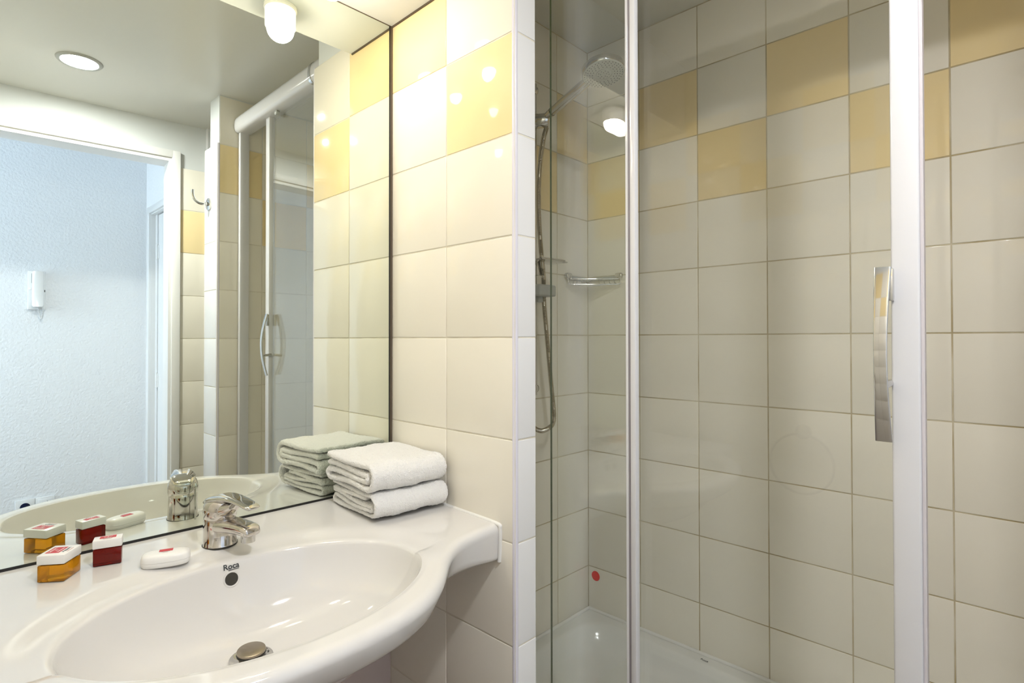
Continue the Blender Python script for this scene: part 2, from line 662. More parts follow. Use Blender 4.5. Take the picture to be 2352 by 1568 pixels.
struct('wall_corridor_left', *join(box(-2.45, -2.36, -2.95, -2.70, 0, 2.6), box(-2.45, -2.36, -2.0, -1.75, 0, 2.6),
                                   box(-2.45, -2.36, -2.70, -2.0, 0, 0.75), box(-2.45, -2.36, -2.70, -2.0, 2.15, 2.6)),
       PLASTER, 'white end wall of the corridor around the added window')
struct('wall_corridor_near', *box(-2.5, -0.99, -1.93, -1.83, 0, 2.6), PLASTER, 'white near wall of the corridor')
struct('ceiling_corridor', *box(-2.5, 0.4, -3.0, -1.78, 2.5, 2.6), PAINT, 'white corridor ceiling')
w1 = struct('window_1', *join(rbox(-2.43, -2.38, -2.70, -2.65, 0.75, 2.15, 0.004), rbox(-2.43, -2.38, -2.05, -2.0, 0.75, 2.15, 0.004),
                              rbox(-2.43, -2.38, -2.65, -2.05, 0.75, 0.80, 0.004), rbox(-2.43, -2.38, -2.65, -2.05, 2.10, 2.15, 0.004)),
            DOORM, 'unseen white corridor window added to let daylight in', smooth=30)  # out of view, added so that daylight reaches the corridor
struct('pane', *box(-2.408, -2.402, -2.652, -2.048, 0.798, 2.102), PANE, parent=w1)

# boxed soffit over the mirror that carries the lamps
sf = struct('ceiling_soffit', *rbox(-0.9, -0.003, -0.192, 0.008, 1.986, ZC + 0.01, 0.0015, 1), PAINT, 'cream boxed soffit above the mirror')
struct('shadow_gap', *join(box(-0.9, -0.002, -0.001, 0.007, 1.9845, 1.9875), box(-0.0032, -0.0002, -0.19, 0.006, 1.9835, 1.9875)), BROWN, parent=sf)  # solid strips, the shade of the gap is put into their brown

# ================================================================== MIRROR
mi = put('vanity_mirror', *box(-0.898, -0.0105, 0.0, 0.005, 0.8655, 1.9845), [MIRROR, BLACK],
         fmats=[1, 1, 0, 1, 1, 1], loc=(-0.45, 0.0, 0.8655))
tag(mi, 'large frameless wall mirror above the washbasin', 'mirror')
put('edge_strip', *box(-0.898, -0.0105, -0.0008, 0.006, 0.8595, 0.8655), BLACK, mi)
put('edge_strip', *box(-0.0105, -0.0075, -0.0008, 0.006, 0.8595, 1.9845), BLACK, mi)
put('sealant', *box(-0.0075, -0.0012, -0.0002, 0.007, 0.862, 1.984), BROWN, mi)

# ================================================================== WASHBASIN
XB, YB = -0.440, -0.335        # bowl centre
DRX, DRY = -0.446, -0.286      # drain centre


def deck(y):
    return 0.861 + 0.0285 * y


half = [(0.0, -0.372), (-0.03, -0.3745), (-0.065, -0.379), (-0.10, -0.386), (-0.128, -0.396), (-0.152, -0.410), (-0.178, -0.431),
        (-0.205, -0.457), (-0.235, -0.484), (-0.270, -0.508), (-0.310, -0.525), (-0.355, -0.5355), (-0.40, -0.5405), (-0.44, -0.5415)]
fr_ = [Vector((x, y, 0)) for x, y in half]
fr_s = smooth_path(fr_, 5)
right = [(0.0, -0.002 - 0.37 * k / 14) for k in range(14)]
back = [(-0.88 + 0.88 * k / 40, 0.0) for k in range(40)]
front_r = [(p.x, p.y) for p in fr_s]
front_l = [(-0.88 - x, y) for x, y in reversed(front_r[:-1])]
left = [(-0.88, y) for x, y in reversed(right)][:-1]
OUT = back + right + front_r + front_l + left
OUT = [Vector((x, y, 0)) for x, y in OUT]
NB = len(OUT)


NBK, NRT, NFR = len(back), len(right), len(front_r) + len(front_l)
FRONT = [NBK + NRT <= i < NBK + NRT + NFR for i in range(NB)]


def inset(d):
    """outline moved inwards by d(p) along its front edge; the edges against the walls stay put"""
    out = []
    for i, p in enumerate(OUT):
        if not FRONT[i]:
            out.append(p.copy())
            continue
        if i == NBK + NRT or i == NBK + NRT + NFR - 1:
            nrm = Vector((0, 1, 0))
        else:
            t = OUT[(i + 1) % NB] - OUT[i - 1]
            t.normalize()
            nrm = Vector((t.y, -t.x, 0))
            if nrm.y < 0:
                nrm = -nrm
        dd = d(p) if callable(d) else d
        q = p + nrm * dd
        q.x = min(max(q.x, -0.88), 0.0)
        out.append(q)
    return out


def sstep(a, b, x):
    t = min(1, max(0, (x - a) / (b - a)))
    return t * t * (3 - 2 * t)


def wb(p):
    """1 along the bulging bowl front, 0 at the two ends by the walls"""
    return 0.9 * sstep(0.37, 0.24, abs(p.x - XB)) if p.y < -0.30 else 0.0


def wz(p):
    return sstep(0.445, 0.33, abs(p.x - XB)) if p.y < -0.30 else 0.0


def ell(k, p):
    """point of the bowl ellipse family in the direction of outline point p"""
    dx, dy = p.x - XB, p.y - YB
    bb = 0.160 if dy > 0 else 0.163
    # direction in ellipse-normalised space keeps the points evenly spread
    t = math.atan2(dy / 0.36, dx / 0.46)
    s = 1 - k
    cx = XB + (DRX - XB) * s
    cy = YB + (DRY - YB) * s * 1.0
    return Vector((cx + 0.247 * k * math.cos(t), cy + bb * k * math.sin(t), 0))


IN = inset
mixw = lambda a, c: (lambda p: a + (c - a) * wb(p))
mixz = lambda a, c: (lambda p: a + (c - a) * wz(p))
rings = []


def ring_from(poly, zf):
    rings.append([Vector((p.x, p.y, zf(p))) for p in poly])


# underside up to the rim
for k, z in ((0.25, 0.690), (0.50, 0.699), (0.68, 0.720), (0.80, 0.745), (0.88, 0.764)):
    ring_from([ell(k, p) for p in OUT], lambda p, z=z: z)
ring_from([ell(0.93, p).lerp(q, 0.10) for p, q in zip(OUT, IN(mixw(0.02, 0.05)))], lambda p: 0.773)
ring_from([ell(0.93, p).lerp(q, 0.75) for p, q in zip(OUT, IN(mixw(0.02, 0.042)))], mixz(0.7775, 0.783))
ring_from(IN(mixw(0.009, 0.030)), mixz(0.7775, 0.7885))
ring_from(IN(mixw(0.004, 0.021)), mixz(0.7795, 0.7955))
ring_from(IN(mixw(0.0025, 0.0125)), mixz(0.785, 0.8050))
ring_from(IN(mixw(0.0008, 0.005)), lambda p: deck(p.y) - 0.026)
ring_from(IN(mixw(0.0, 0.001)), lambda p: deck(p.y) - 0.017)
ring_from(IN(0.0), lambda p: deck(p.y) - 0.0125)
ring_from(IN(0.0012), lambda p: deck(p.y) - 0.0082)
ring_from(IN(0.0035), lambda p: deck(p.y) - 0.0046)
ring_from(IN(0.0075), lambda p: deck(p.y) - 0.0018)
ring_from(IN(0.0125), lambda p: deck(p.y) - 0.0004)
TOPI = IN(0.017)
E1 = [ell(1.0, p) for p in OUT]
for s in (1.0, 0.90, 0.78, 0.66, 0.55, 0.46, 0.38, 0.31, 0.25, 0.19, 0.14, 0.09, 0.05, 0.02):
    ring = []
    for a, q in zip(E1, TOPI):
        full = (q - a).length
        w = min(0.060, full)
        d = full * s
        p = a.lerp(q, s)
        dip = 0.0062 * (1 - sstep(0.018, 0.060, d)) if full > 0.16 else 0.0062 * (1 - sstep(0.018, 0.060, d)) * sstep(0.02, 0.16, full)
        edge_ = 0.0016 * (1 - sstep(0.0, 0.010, d))
        ring.append(Vector((p.x, p.y, deck(p.y) - dip - edge_)))
    rings.append(ring)
dip0 = [0.0062 * sstep(0.02, 0.16, (q - a).length) for a, q in zip(E1, TOPI)]
for k, dz in ((1.0, -0.0026), (0.992, -0.0062), (0.980, -0.0130), (0.958, -0.026), (0.925, -0.041), (0.88, -0.057), (0.81, -0.074),
              (0.72, -0.088), (0.60, -0.1000), (0.46, -0.1085), (0.32, -0.1140), (0.20, -0.1170), (0.115, -0.1190)):
    ring = []
    for p, dp in zip(OUT, dip0):
        q = ell(k, p)
        f_ = sstep(0.80, 1.0, k)
        ring.append(Vector((q.x, q.y, deck(YB + (q.y - YB) * (0.4 + 0.6 * k)) + dz - dp * f_ - 0.004 * (1 - f_))))
    rings.append(ring)
bV, bF = loft(rings, True, True)
wash = thing('washbasin', 'wide white porcelain washbasin with oval bowl below the mirror', 'washbasin', (-0.44, 0, 0.69))
put('bowl', bV, bF, PORC, wash, smooth=True)
BVH = BVHTree.FromPolygons([tuple(v) for v in bV], bF)


def drop(x, y):
    h = BVH.ray_cast(Vector((x, y, 1.2)), Vector((0, 0, -1)))
    return h[0].z


put('sealant', *join(tube(smooth_path([(-0.002, y, deck(y) - 0.0005) for y in (-0.003, -0.12, -0.25, -0.362)] +
                                      [(-0.0015, -0.374, 0.842), (-0.001, -0.3735, 0.81), (-0.001, -0.371, 0.776)], 4), 0.0042, 8)), SEAL, wash, smooth=True)
# overflow
h = BVH.ray_cast(Vector((-0.4370, -0.335, 0.8205)), Vector((0, 1, 0.0)))
op, on_ = h[0], h[1]
if on_.y > 0:
    on_ = -on_
on_.x = 0
on_.normalize()
put('overflow_ring', *lathe([(0.0098, -0.004), (0.0105, 0.0004), (0.0122, 0.0010), (0.0134, 0.0002), (0.0136, -0.004)], op, on_, 36, False), PORC, wash, smooth=True)
put('overflow_hole', *lathe([(0.0102, -0.001), (0.0102, 0.0004)], op, on_, 32), DARK, wash)
# maker's name over the overflow
tp = BVH.ray_cast(Vector((-0.4365, -0.335, 0.8400)), Vector((0, 1, 0.0)))[0] + on_ * 0.0008
tu = Vector((1, 0, 0))
tv = (Vector((0, 0, 1)) - on_ * on_.z).normalized()
put('lettering', *join(text_mesh('Roca', 0.0125, basis(tp, tu, tv)),
                       xf(box(-0.005, 0.012, -0.0060, -0.0050, 0, 0.0001), basis(tp, tu, tv))), INK, wash)
# pop-up waste
dz0 = drop(DRX + 0.001, DRY)
put('drain_ring', *lathe([(0.012, 0.001), (0.016, 0.0015), (0.024, 0.004), (0.0285, 0.0075), (0.0308, 0.0075), (0.0315, 0.004), (0.0315, -0.002)],
                         (DRX, DRY, dz0), (0.0, -0.04, 1), 40, False), CHROME, wash, smooth=True)
plug = put('drain_plug', *lathe([(0.010, 0.000), (0.0165, 0.003), (0.0185, 0.012), (0.0200, 0.0165), (0.0205, 0.0185), (0.0198, 0.0202), (0.0185, 0.0208), (0.004, 0.0212)],
                                (DRX, DRY, dz0), (-0.02, -0.06, 1), 40), STEEL, wash, smooth=40)
put('gasket', *lathe([(0.0188, 0.0125), (0.0207, 0.0140), (0.0207, 0.0168), (0.0195, 0.0172)], (DRX, DRY, dz0), (-0.02, -0.06, 1), 40), BLACK, plug, smooth=40)

# ================================================================== FAUCET
FX, FY = -0.4295, -0.1045
fz = drop(FX, FY)
fau = thing('basin_faucet', 'chrome single lever mixer tap on the washbasin', 'faucet', (FX, FY, fz))
put('body', *lathe([(0.0275, -0.002), (0.0278, 0.0006), (0.0268, 0.002), (0.0262, 0.02), (0.0258, 0.036), (0.0255, 0.046), (0.0245, 0.052), (0.018, 0.056)],
                   (FX, FY, fz), (0, 0.05, 1), 40), CHROME_F, fau, smooth=50)
put('gasket', *lathe([(0.0283, -0.0015), (0.0283, 0.0010), (0.027, 0.0012)], (FX, FY, fz), (0, 0, 1), 40), DARK, fau)
FT = math.radians(14)
FD = Vector((math.sin(FT), -math.cos(FT), 0))       # the way spout and lever point
FS = Vector((math.cos(FT), math.sin(FT), 0))
F0 = Vector((FX, FY, fz))
UP = Vector((0, 0, 1))
sp = []
for d, z, hw, hh in ((0.000, 0.034, 0.0215, 0.0125), (0.015, 0.0355, 0.0215, 0.0125), (0.030, 0.0370, 0.0205, 0.0118), (0.048, 0.0382, 0.0190, 0.0105),
                     (0.064, 0.0386, 0.0180, 0.0098), (0.078, 0.0378, 0.0172, 0.0094), (0.087, 0.0365, 0.0160, 0.0086), (0.0912, 0.0357, 0.0135, 0.0066), (0.0925, 0.0354, 0.0095, 0.0040)):
    sp.append(superring(F0 + FD * d + UP * z, FS, UP - FD * 0.12, hw, hh, 3.0))
spout = put('spout', *loft(sp), CHROME_F, fau, smooth=True)
put('aerator', *lathe([(0.0095, -0.019), (0.0112, -0.0185), (0.0115, -0.006), (0.0115, 0.0)], F0 + FD * 0.0785 + UP * 0.036, (0, 0, 1), 28), CHROME, spout, smooth=40)
hd = []
for z, r, oy in ((0.044, 0.0215, 0.0), (0.048, 0.0258, 0.0), (0.054, 0.0270, 0.0), (0.061, 0.0270, 0.0), (0.068, 0.0264, 0.0),
                 (0.074, 0.0245, 0.001), (0.079, 0.0205, 0.003), (0.082, 0.013, 0.004), (0.083, 0.004, 0.004)):
    hd.append(superring(F0 + FD * oy + UP * z, FS, FD, r, r, 2.0))
head = put('lever_head', *loft(hd), CHROME_F, fau, smooth=True)
th = []
for d, z, hw, hh in ((0.004, 0.0600, 0.0215, 0.0130), (0.018, 0.0625, 0.0180, 0.0125), (0.029, 0.0660, 0.0145, 0.0105), (0.036, 0.0690, 0.0125, 0.0080), (0.041, 0.0715, 0.0105, 0.0055)):
    th.append(superring(F0 + FD * d + UP * z, FS, UP - FD * 0.25, hw, hh, 2.6))
put('lever_throat', *loft(th), CHROME_F, fau, smooth=True)
put('indicator', *lathe([(0.0036, -0.002), (0.0036, 0.0008), (0.002, 0.0012)], F0 + FD * 0.0335 + FS * 0.004 + UP * 0.0635, FD + FS * 0.25 - UP * 0.2, 16), NAVY, head)
lv = []
for d, z, hw, hh, tl in ((-0.027, 0.0690, 0.0105, 0.0020, -0.35), (-0.022, 0.0725, 0.0180, 0.0040, -0.35), (-0.010, 0.0778, 0.0225, 0.0058, -0.3), (0.004, 0.0815, 0.0228, 0.0060, -0.2),
                         (0.020, 0.0838, 0.0200, 0.0052, -0.08), (0.038, 0.0845, 0.0170, 0.0044, 0.03), (0.056, 0.0832, 0.0155, 0.0038, 0.13), (0.072, 0.0805, 0.0148, 0.0036, 0.2),
                         (0.086, 0.0772, 0.0142, 0.0036, 0.25), (0.0930, 0.0754, 0.0118, 0.0032, 0.25), (0.0955, 0.0747, 0.0070, 0.0018, 0.25)):
    lv.append(superring(F0 + FD * d + UP * z, FS, UP + FD * tl, hw, hh, 2.6))
put('lever', *loft(lv), CHROME, fau, smooth=True)
put('waste_knob', *lathe([(0.0018, 0.0), (0.0018, 0.062), (0.0048, 0.063), (0.0055, 0.069), (0.0030, 0.074)], (FX + 0.012, FY + 0.036, drop(FX + 0.012, FY + 0.036) - 0.001), (0, 0, 1), 16), CHROME, fau, smooth=40)


# ================================================================== TOILETRIES ON THE DECK
def bottle(name, label, cx, cy, ang, w, d, hg, hc, liquid, cap_first, txt_rot):
    z0 = drop(cx, cy) + 0.0003
    t = thing(name, label, 'bottle', (cx, cy, z0), 'little square toiletry bottles on the washbasin deck')
    R = Matrix.Translation((cx, cy, z0)) @ Matrix.Rotation(ang, 4, 'Z')
    put('glass_body', *xf(rbox(-w / 2 + 0.0006, w / 2 - 0.0006, -d / 2 + 0.0006, d / 2 - 0.0006, 0, hg, 0.0016, 2), R), liquid, t, smooth=40)
    put('neck', *xf(rbox(-w / 2 + 0.004, w / 2 - 0.004, -d / 2 + 0.004, d / 2 - 0.004, hg - 0.0004, hg + 0.0015, 0.0005, 1), R), liquid, t)
    cap = put('cap', *xf(rbox(-w / 2, w / 2, -d / 2, d / 2, hg + 0.0012, hg + hc, 0.0014, 2), R), CAPW, t, smooth=40)
    T = R @ Matrix.Translation((0, 0, hg + hc + 0.0001)) @ Matrix.Rotation(txt_rot, 4, 'Z')
    a, c = (w, d) if abs(math.sin(txt_rot)) < 0.5 else (d, w)
    lw, lh = a * 0.56, c * 0.50
    oy = c * 0.10
    put('red_label', *xf(box(-lw / 2, lw / 2, oy - lh / 2, oy + lh / 2, -0.0001, 0.00008), T), RED, cap)
    ln = lh / 3.2
    words = [text_mesh(s, ln * 0.98, T @ Matrix.Translation((0, oy + k * ln * 0.95, 0.00018)) @ Matrix.Diagonal((0.92, 1, 1, 1)))
             for s, k in (('Senteurs', 1), ('&', 0), ('Ar\u00f4mes', -1))]
    put('lettering', *join(*words), WHITEINK, cap)
    put('small_print', *text_mesh('Appart', c * 0.15, T @ Matrix.Translation((0, oy - lh / 2 - c * 0.10, 0.00016)) @ Matrix.Diagonal((1.25, 1, 1, 1))), INK, cap)
    put('fine_print', *text_mesh('gel douche', c * 0.085, T @ Matrix.Translation((0, oy - lh / 2 - c * 0.24, 0.00016)) @ Matrix.Diagonal((1.2, 1, 1, 1))), PINKINK, cap)
    return t


bottle('toiletry_bottle', 'small amber bottle with white cap at the left end of the deck', -0.6475, -0.0768, math.radians(-36.5), 0.037, 0.044, 0.0245, 0.0150, AMBER, True, math.radians(90))
bottle('toiletry_bottle', 'small dark red bottle with white cap next to the mirror edge', -0.5855, -0.0690, math.radians(-16.5), 0.0385, 0.0235, 0.0262, 0.0145, BORDEAUX, False, 0.0)

# soap box
sx, sy = -0.5205, -0.1335
sz = drop(sx, sy) + 0.0002
soap = thing('soap_box', 'white oval soap box with red label beside the tap', 'soap box', (sx, sy, sz))
SR = Matrix.Translation((sx, sy, sz)) @ Matrix.Rotation(math.radians(-20), 4, 'Z')


def soap_ring(z, g):
    return [SR @ Vector(p) for p in superring((0, 0, z), (1, 0, 0), (0, 1, 0), 0.0345 + g, 0.0190 + g, 2.9, 48)]


put('base', *loft([soap_ring(z, g) for z, g in ((0.0, -0.004), (0.0006, -0.0022), (0.003, -0.0008), (0.007, 0.0), (0.0085, 0.0))]), CAPW, soap, smooth=60)
lid = put('lid', *loft([soap_ring(z, g) for z, g in ((0.0085, -0.0006), (0.0089, 0.0), (0.0135, -0.0004), (0.0168, -0.0012), (0.0188, -0.0028), (0.0202, -0.0054), (0.0209, -0.0090), (0.0211, -0.0155))]), CAPW, soap, smooth=60)
ST = SR @ Matrix.Translation((0.001, 0.0025, 0.02125))
put('red_label', *xf(box(-0.0105, 0.0085, -0.0040, 0.0066, -0.0002, 0.0001), ST), RED, lid)
put('small_print', *text_mesh('Senteurs', 0.0034, ST @ Matrix.Translation((-0.001, -0.0060, 0.0001))), INK, lid)
put('fine_print', *join(text_mesh('savon', 0.0030, ST @ Matrix.Translation((-0.001, -0.0090, 0.0))),
                        text_mesh('~~', 0.0045, ST @ Matrix.Translation((0.0135, -0.0050, -0.0004)))), PINKINK, lid)


# ================================================================== TOWELS
def towel(name, label, z0, layers, t, r_len, seed, rot, y_back, y_front, x0, x1):
    rnd = random.Random(seed)
    zc = layers

    def arc(yc, za, zb, sgn_):
        m_ = (za + zb) / 2
        r = abs(zb - za) / 2
        out = []
        for k in range(1, 8):
            a = math.pi * k / 8
            out.append((yc + sgn_ * r * math.sin(a) * 1.05, m_ + (za - m_) * math.cos(a)))
        return out

    def run(ya, yb, z, n, amp):
        ph = rnd.uniform(0, 6)
        return [(ya + (yb - ya) * k / n, z + amp * math.sin(ph + 5.0 * k / n)) for k in range(n + 1)]

    pts = []
    big = abs(zc[0] - zc[1]) / 2
    sm = abs(zc[1] - zc[2]) / 2
    pts += run(y_back, y_front + big, zc[0], 16, 0.0012)
    pts += arc(y_front + big, zc[0], zc[1], -1)
    pts += run(y_front + big, y_back - sm - 0.002, zc[1], 16, 0.0010)
    pts += arc(y_back - sm - 0.002, zc[1], zc[2], 1)
    pts += run(y_back - sm - 0.002, y_front + big * 0.62 + 0.012, zc[2], 14, 0.0016)
    if len(zc) > 3:
        s2_ = abs(zc[2] - zc[3]) / 2
        pts += arc(y_front + big * 0.62 + 0.012, zc[2], zc[3], -1)
        pts += run(y_front + big * 0.62 + 0.012, y_back - 0.006, zc[3], 14, 0.0018)
    if len(zc) > 4:
        s2_ = abs(zc[3] - zc[4]) / 2
        pts += arc(y_back - 0.008, zc[3], zc[4], 1)
        pts += run(y_back - 0.008, y_front + big + 0.02, zc[4], 12, 0.0012)
    P = [Vector((0, y, z)) for y, z in pts]
    n = len(P)
    nx = 30
    L = x1 - x0
    V, F = [], []
    for j in range(nx + 1):
        s = j / nx
        e_ = min(s, 1 - s) * L
        tk = t * (1.0 if e_ > 0.006 else 0.62 + 0.38 * math.sin(e_ / 0.006 * math.pi / 2))
        x = x0 + L * s
        for i in range(n):
            tg = P[min(i + 1, n - 1)] - P[max(i - 1, 0)]
            tg.normalize()
            nr = Vector((0, -tg.z, tg.y))
            wob = 0.0016 * math.sin(9 * s + i * 0.21 + seed) + 0.0011 * math.sin(23 * s - i * 0.37)
            xo = 0.0022 * math.sin(i * 0.31 + seed * 2) * (1 if s < 0.5 else -1) * max(0, 1 - e_ / 0.03)
            droop = -0.0012 * (1 - min(1, e_ / 0.03)) if i < 16 else 0
            for sg in (1, -1):
                V.append(P[i] + nr * (sg * tk / 2) + Vector((x + xo, wob * 0.4, wob * 0.7 + droop)))
    m_ = 2 * n
    for j in range(nx):
        for i in range(n - 1):
            a, c = j * m_ + 2 * i, (j + 1) * m_ + 2 * i
            F.append((a, a + 2, c + 2, c))
            F.append((a + 1, c + 1, c + 3, a + 3))
        for i in (0, n - 1):
            a, c = j * m_ + 2 * i, (j + 1) * m_ + 2 * i
            F.append((a, c, c + 1, a + 1))
    for j in (0, nx):
        for i in range(n - 1):
            a = j * m_ + 2 * i
            F.append((a, a + 1, a + 3, a + 2))
    px, py = x1, y_front
    R = Matrix.Translation((px, py, z0)) @ Matrix.Rotation(rot, 4, 'Z') @ Matrix.Translation((-px, -py, 0))
    V, F = xf((V, F), R)
    o = put(name, V, F, TERRY, None, True, loc=(x0, y_front, z0))
    sd = o.modifiers.new('soft', 'SUBSURF')
    sd.levels = sd.render_levels = 2
    tex = bpy.data.textures.new('terry_%d' % seed, 'CLOUDS')
    tex.noise_scale = 0.0045
    dm = o.modifiers.new('pile', 'DISPLACE')
    dm.texture = tex
    dm.strength = 0.0034
    dm.mid_level = 0.5
    dm.texture_coords = 'GLOBAL'
    return tag(o, label, 'towel', 'folded towels stacked in the corner of the washbasin')


tz = drop(-0.09, -0.10)
towel('folded_towel', 'folded white terry towel at the bottom of the stack beside the partition', tz + 0.0022,
      [0.0475, 0.0065, 0.0165, 0.0265, 0.0365], 0.0092, 0.2, 3, math.radians(-4), -0.036, -0.226, -0.186, -0.014)
towel('folded_towel', 'folded white terry towel lying on top of the other towel', tz + 0.0548,
      [0.0525, 0.0075, 0.0220, 0.0365], 0.0130, 0.2, 8, math.radians(-3), -0.026, -0.222, -0.192, -0.014)


# ================================================================== LAMPS
def vanity_lamp(x, label):
    y = -0.118
    t = thing('vanity_lamp', label, 'lamp', (x, y, 1.986), 'cylinder lamps on the soffit above the mirror')
    put('mount', *lathe([(0.0365, 0.0), (0.0365, -0.006), (0.034, -0.008)], (x, y, 1.986), (0, 0, 1), 36), HOUSING, t, smooth=40)
    put('shade', *lathe([(0.0335, -0.008), (0.0335, -0.046), (0.0325, -0.047), (0.031, -0.047), (0.031, -0.010)], (x, y, 1.986), (0, 0, 1), 36, False), SHADE, t, smooth=40)
    put('bulb', *lathe([(0.030, -0.044)] + [(0.030 * math.cos(a), -0.050 - 0.030 * math.sin(a)) for a in [k * math.pi / 2 / 9 for k in range(9)]] + [(0.002, -0.0802)],
                       (x, y, 1.986), (0, 0, 1), 32), BULB, t, smooth=True)


vanity_lamp(-0.228, 'lit cylinder lamp under the soffit nearer the partition wall')
vanity_lamp(-0.572, 'lit cylinder lamp under the soffit farther from the partition wall')
dl = thing('ceiling_downlight', 'round recessed white downlight in the bathroom ceiling', 'downlight', (-0.417, -1.356, ZC))
put('trim_ring', *lathe([(0.0545, -0.0015), (0.0565, -0.006), (0.066, -0.005), (0.070, -0.0005), (0.070, 0.002)], (-0.417, -1.356, ZC), (0, 0, 1), 48, False), GREYP, dl, smooth=50)
put('lens', *lathe([(0.055, 0.0), (0.055, -0.0035), (0.045, -0.0055), (0.003, -0.0075)], (-0.417, -1.356, ZC), (0, 0, 1), 48), LED, dl, smooth=True)

# ================================================================== SHOWER
# tray
def rrect(x0, x1, y0, y1, r, z, n=8):
    out = []
    for cx, cy, a0 in ((x1 - r, y1 - r, 0), (x0 + r, y1 - r, 90), (x0 + r, y0 + r, 180), (x1 - r, y0 + r, 270)):
        for k in range(n + 1):
            a = math.radians(a0 + 90 * k / n)
            out.append((cx + r * math.cos(a), cy + r * math.sin(a), z))
    return out


TX0, TX1, TY0, TY1 = 0.078, 0.8065, -1.2870, -0.0005
tr = thing('shower_tray', 'white shower tray below the glass screen', 'shower tray', (0.44, -0.64, 0))
tring = [rrect(TX0, TX1, TY0, TY1, 0.004, 0.0), rrect(TX0, TX1, TY0, TY1, 0.004, 0.278), rrect(TX0 + .003, TX1 - .003, TY0 + .003, TY1 - .003, 0.004, 0.2825)]
for off, r, z in ((0.040, 0.075, 0.2825), (0.046, 0.085, 0.2805), (0.052, 0.092, 0.274), (0.060, 0.10, 0.252), (0.070, 0.105, 0.232), (0.086, 0.11, 0.222), (0.11, 0.115, 0.2185),
                  (0.16, 0.115, 0.2165), (0.25, 0.08, 0.2150)):
    tring.append(rrect(TX0 + off, TX1 - off, TY0 + off, TY1 - off, r, z))
put('basin', *loft(tring), ACRYL, tr, smooth=40)
put('sealant', *join(tube([(0.8045, -0.002, 0.2845), (0.8045, -1.285, 0.2845)], 0.0058, 8), tube([(0.08, -0.0035, 0.2845), (0.805, -0.0035, 0.2845)], 0.0058, 8)), SEAL, tr, smooth=True)
LM = basis((0.780, -0.432, 0.2828), (0, -1, 0), (1, 0, 0))
put('lettering', *join(text_mesh('Roca', 0.0115, LM), xf(box(-0.004, 0.011, -0.0056, -0.0047, 0, 0.0001), LM)), INK, tr)
put('drain_cover', *lathe([(0.045, 0.0), (0.045, 0.004), (0.038, 0.006), (0.004, 0.0065)], (0.44, -0.95, 0.215), (0, 0, 1), 36), CHROME, tr, smooth=40)

# screen with fixed pane
GP = lambda x0, x1, y0, y1, z0, z1: box(x0, x1, y0, y1, z0, z1)
PF = [1, 1, 1, 0, 1, 0]        # the two large faces are clear, the rims green
scr = thing('shower_screen', 'fixed glass pane of the shower with white top rail', 'shower screen', (0.115, -0.64, 0.2825))
put('glass_pane', *GP(0.107, 0.113, -0.606, -0.003, 0.306, 2.09), [GLASS, GEDGE], scr, fmats=PF)
put('edge_profile', *rbox(0.1035, 0.1165, -0.6175, -0.6065, 0.306, 2.088, 0.0015, 2), LACQ, scr, smooth=40)
put('seal_strip', *rbox(0.1045, 0.1155, -0.6065, -0.6020, 0.306, 2.088, 0.0008, 1), GREY, scr)
put('seal_lip', *rbox(0.1050, 0.1150, -0.6020, -0.5960, 0.306, 2.088, 0.0008, 1), LACQ, scr)
prof = [(0.150, 2.082), (0.150, 2.150), (0.118, 2.152), (0.104, 2.148), (0.095, 2.140), (0.0905, 2.128), (0.0885, 2.112), (0.0895, 2.096), (0.094, 2.085), (0.102, 2.079), (0.120, 2.078)]
put('top_rail', *loft([[(x, -1.2855, z) for x, z in prof], [(x, -0.003, z) for x, z in prof]]), LACQ, scr, smooth=35)
cl = [(0.119 + (x - 0.119) * 1.07, 2.1145 + (z - 2.1145) * 1.07) for x, z in prof]
put('rail_clip', *loft([[(x, -0.628, z) for x, z in cl], [(x, -0.614, z) for x, z in cl]]), CHROME, scr, smooth=35)
put('bottom_rail', *rbox(0.094, 0.148, -1.2855, -0.003, 0.2828, 0.306, 0.004, 2), LACQ, scr, smooth=40)
put('wall_profile', *rbox(0.1055, 0.1430, -1.2870, -1.262, 0.306, 2.12, 0.003, 2), LACQ, scr, smooth=40)
put('wall_profile', *rbox(0.1000, 0.1430, -0.022, -0.0015, 0.306, 2.09, 0.003, 2), LACQ, scr, smooth=40)

# sliding door
sd_ = thing('shower_door', 'sliding glass shower door with white stile and chrome handle', 'shower door', (0.13, -0.72, 0.306))
put('glass_pane', *GP(0.127, 0.133, -1.012, -0.3965, 0.310, 2.085), [GLASS, GEDGE], sd_, fmats=PF)
put('stile', *rbox(0.1185, 0.1415, -1.0385, -1.0060, 0.308, 2.082, 0.003, 3), LACQ, sd_, smooth=40)
put('seal_strip', *rbox(0.1225, 0.1375, -1.0425, -1.0380, 0.308, 2.082, 0.001, 1), plain('clear_seal', (0.60, 0.56, 0.58), 0.3), sd_)
put('roller', *lathe([(0.010, 0), (0.010, 0.012), (0.007, 0.014)], (0.122, -0.93, 2.070), (-1, 0, 0), 20), GREYP, sd_, smooth=40)
put('roller', *lathe([(0.010, 0), (0.010, 0.012), (0.007, 0.014)], (0.122, -0.50, 2.070), (-1, 0, 0), 20), GREYP, sd_, smooth=40)
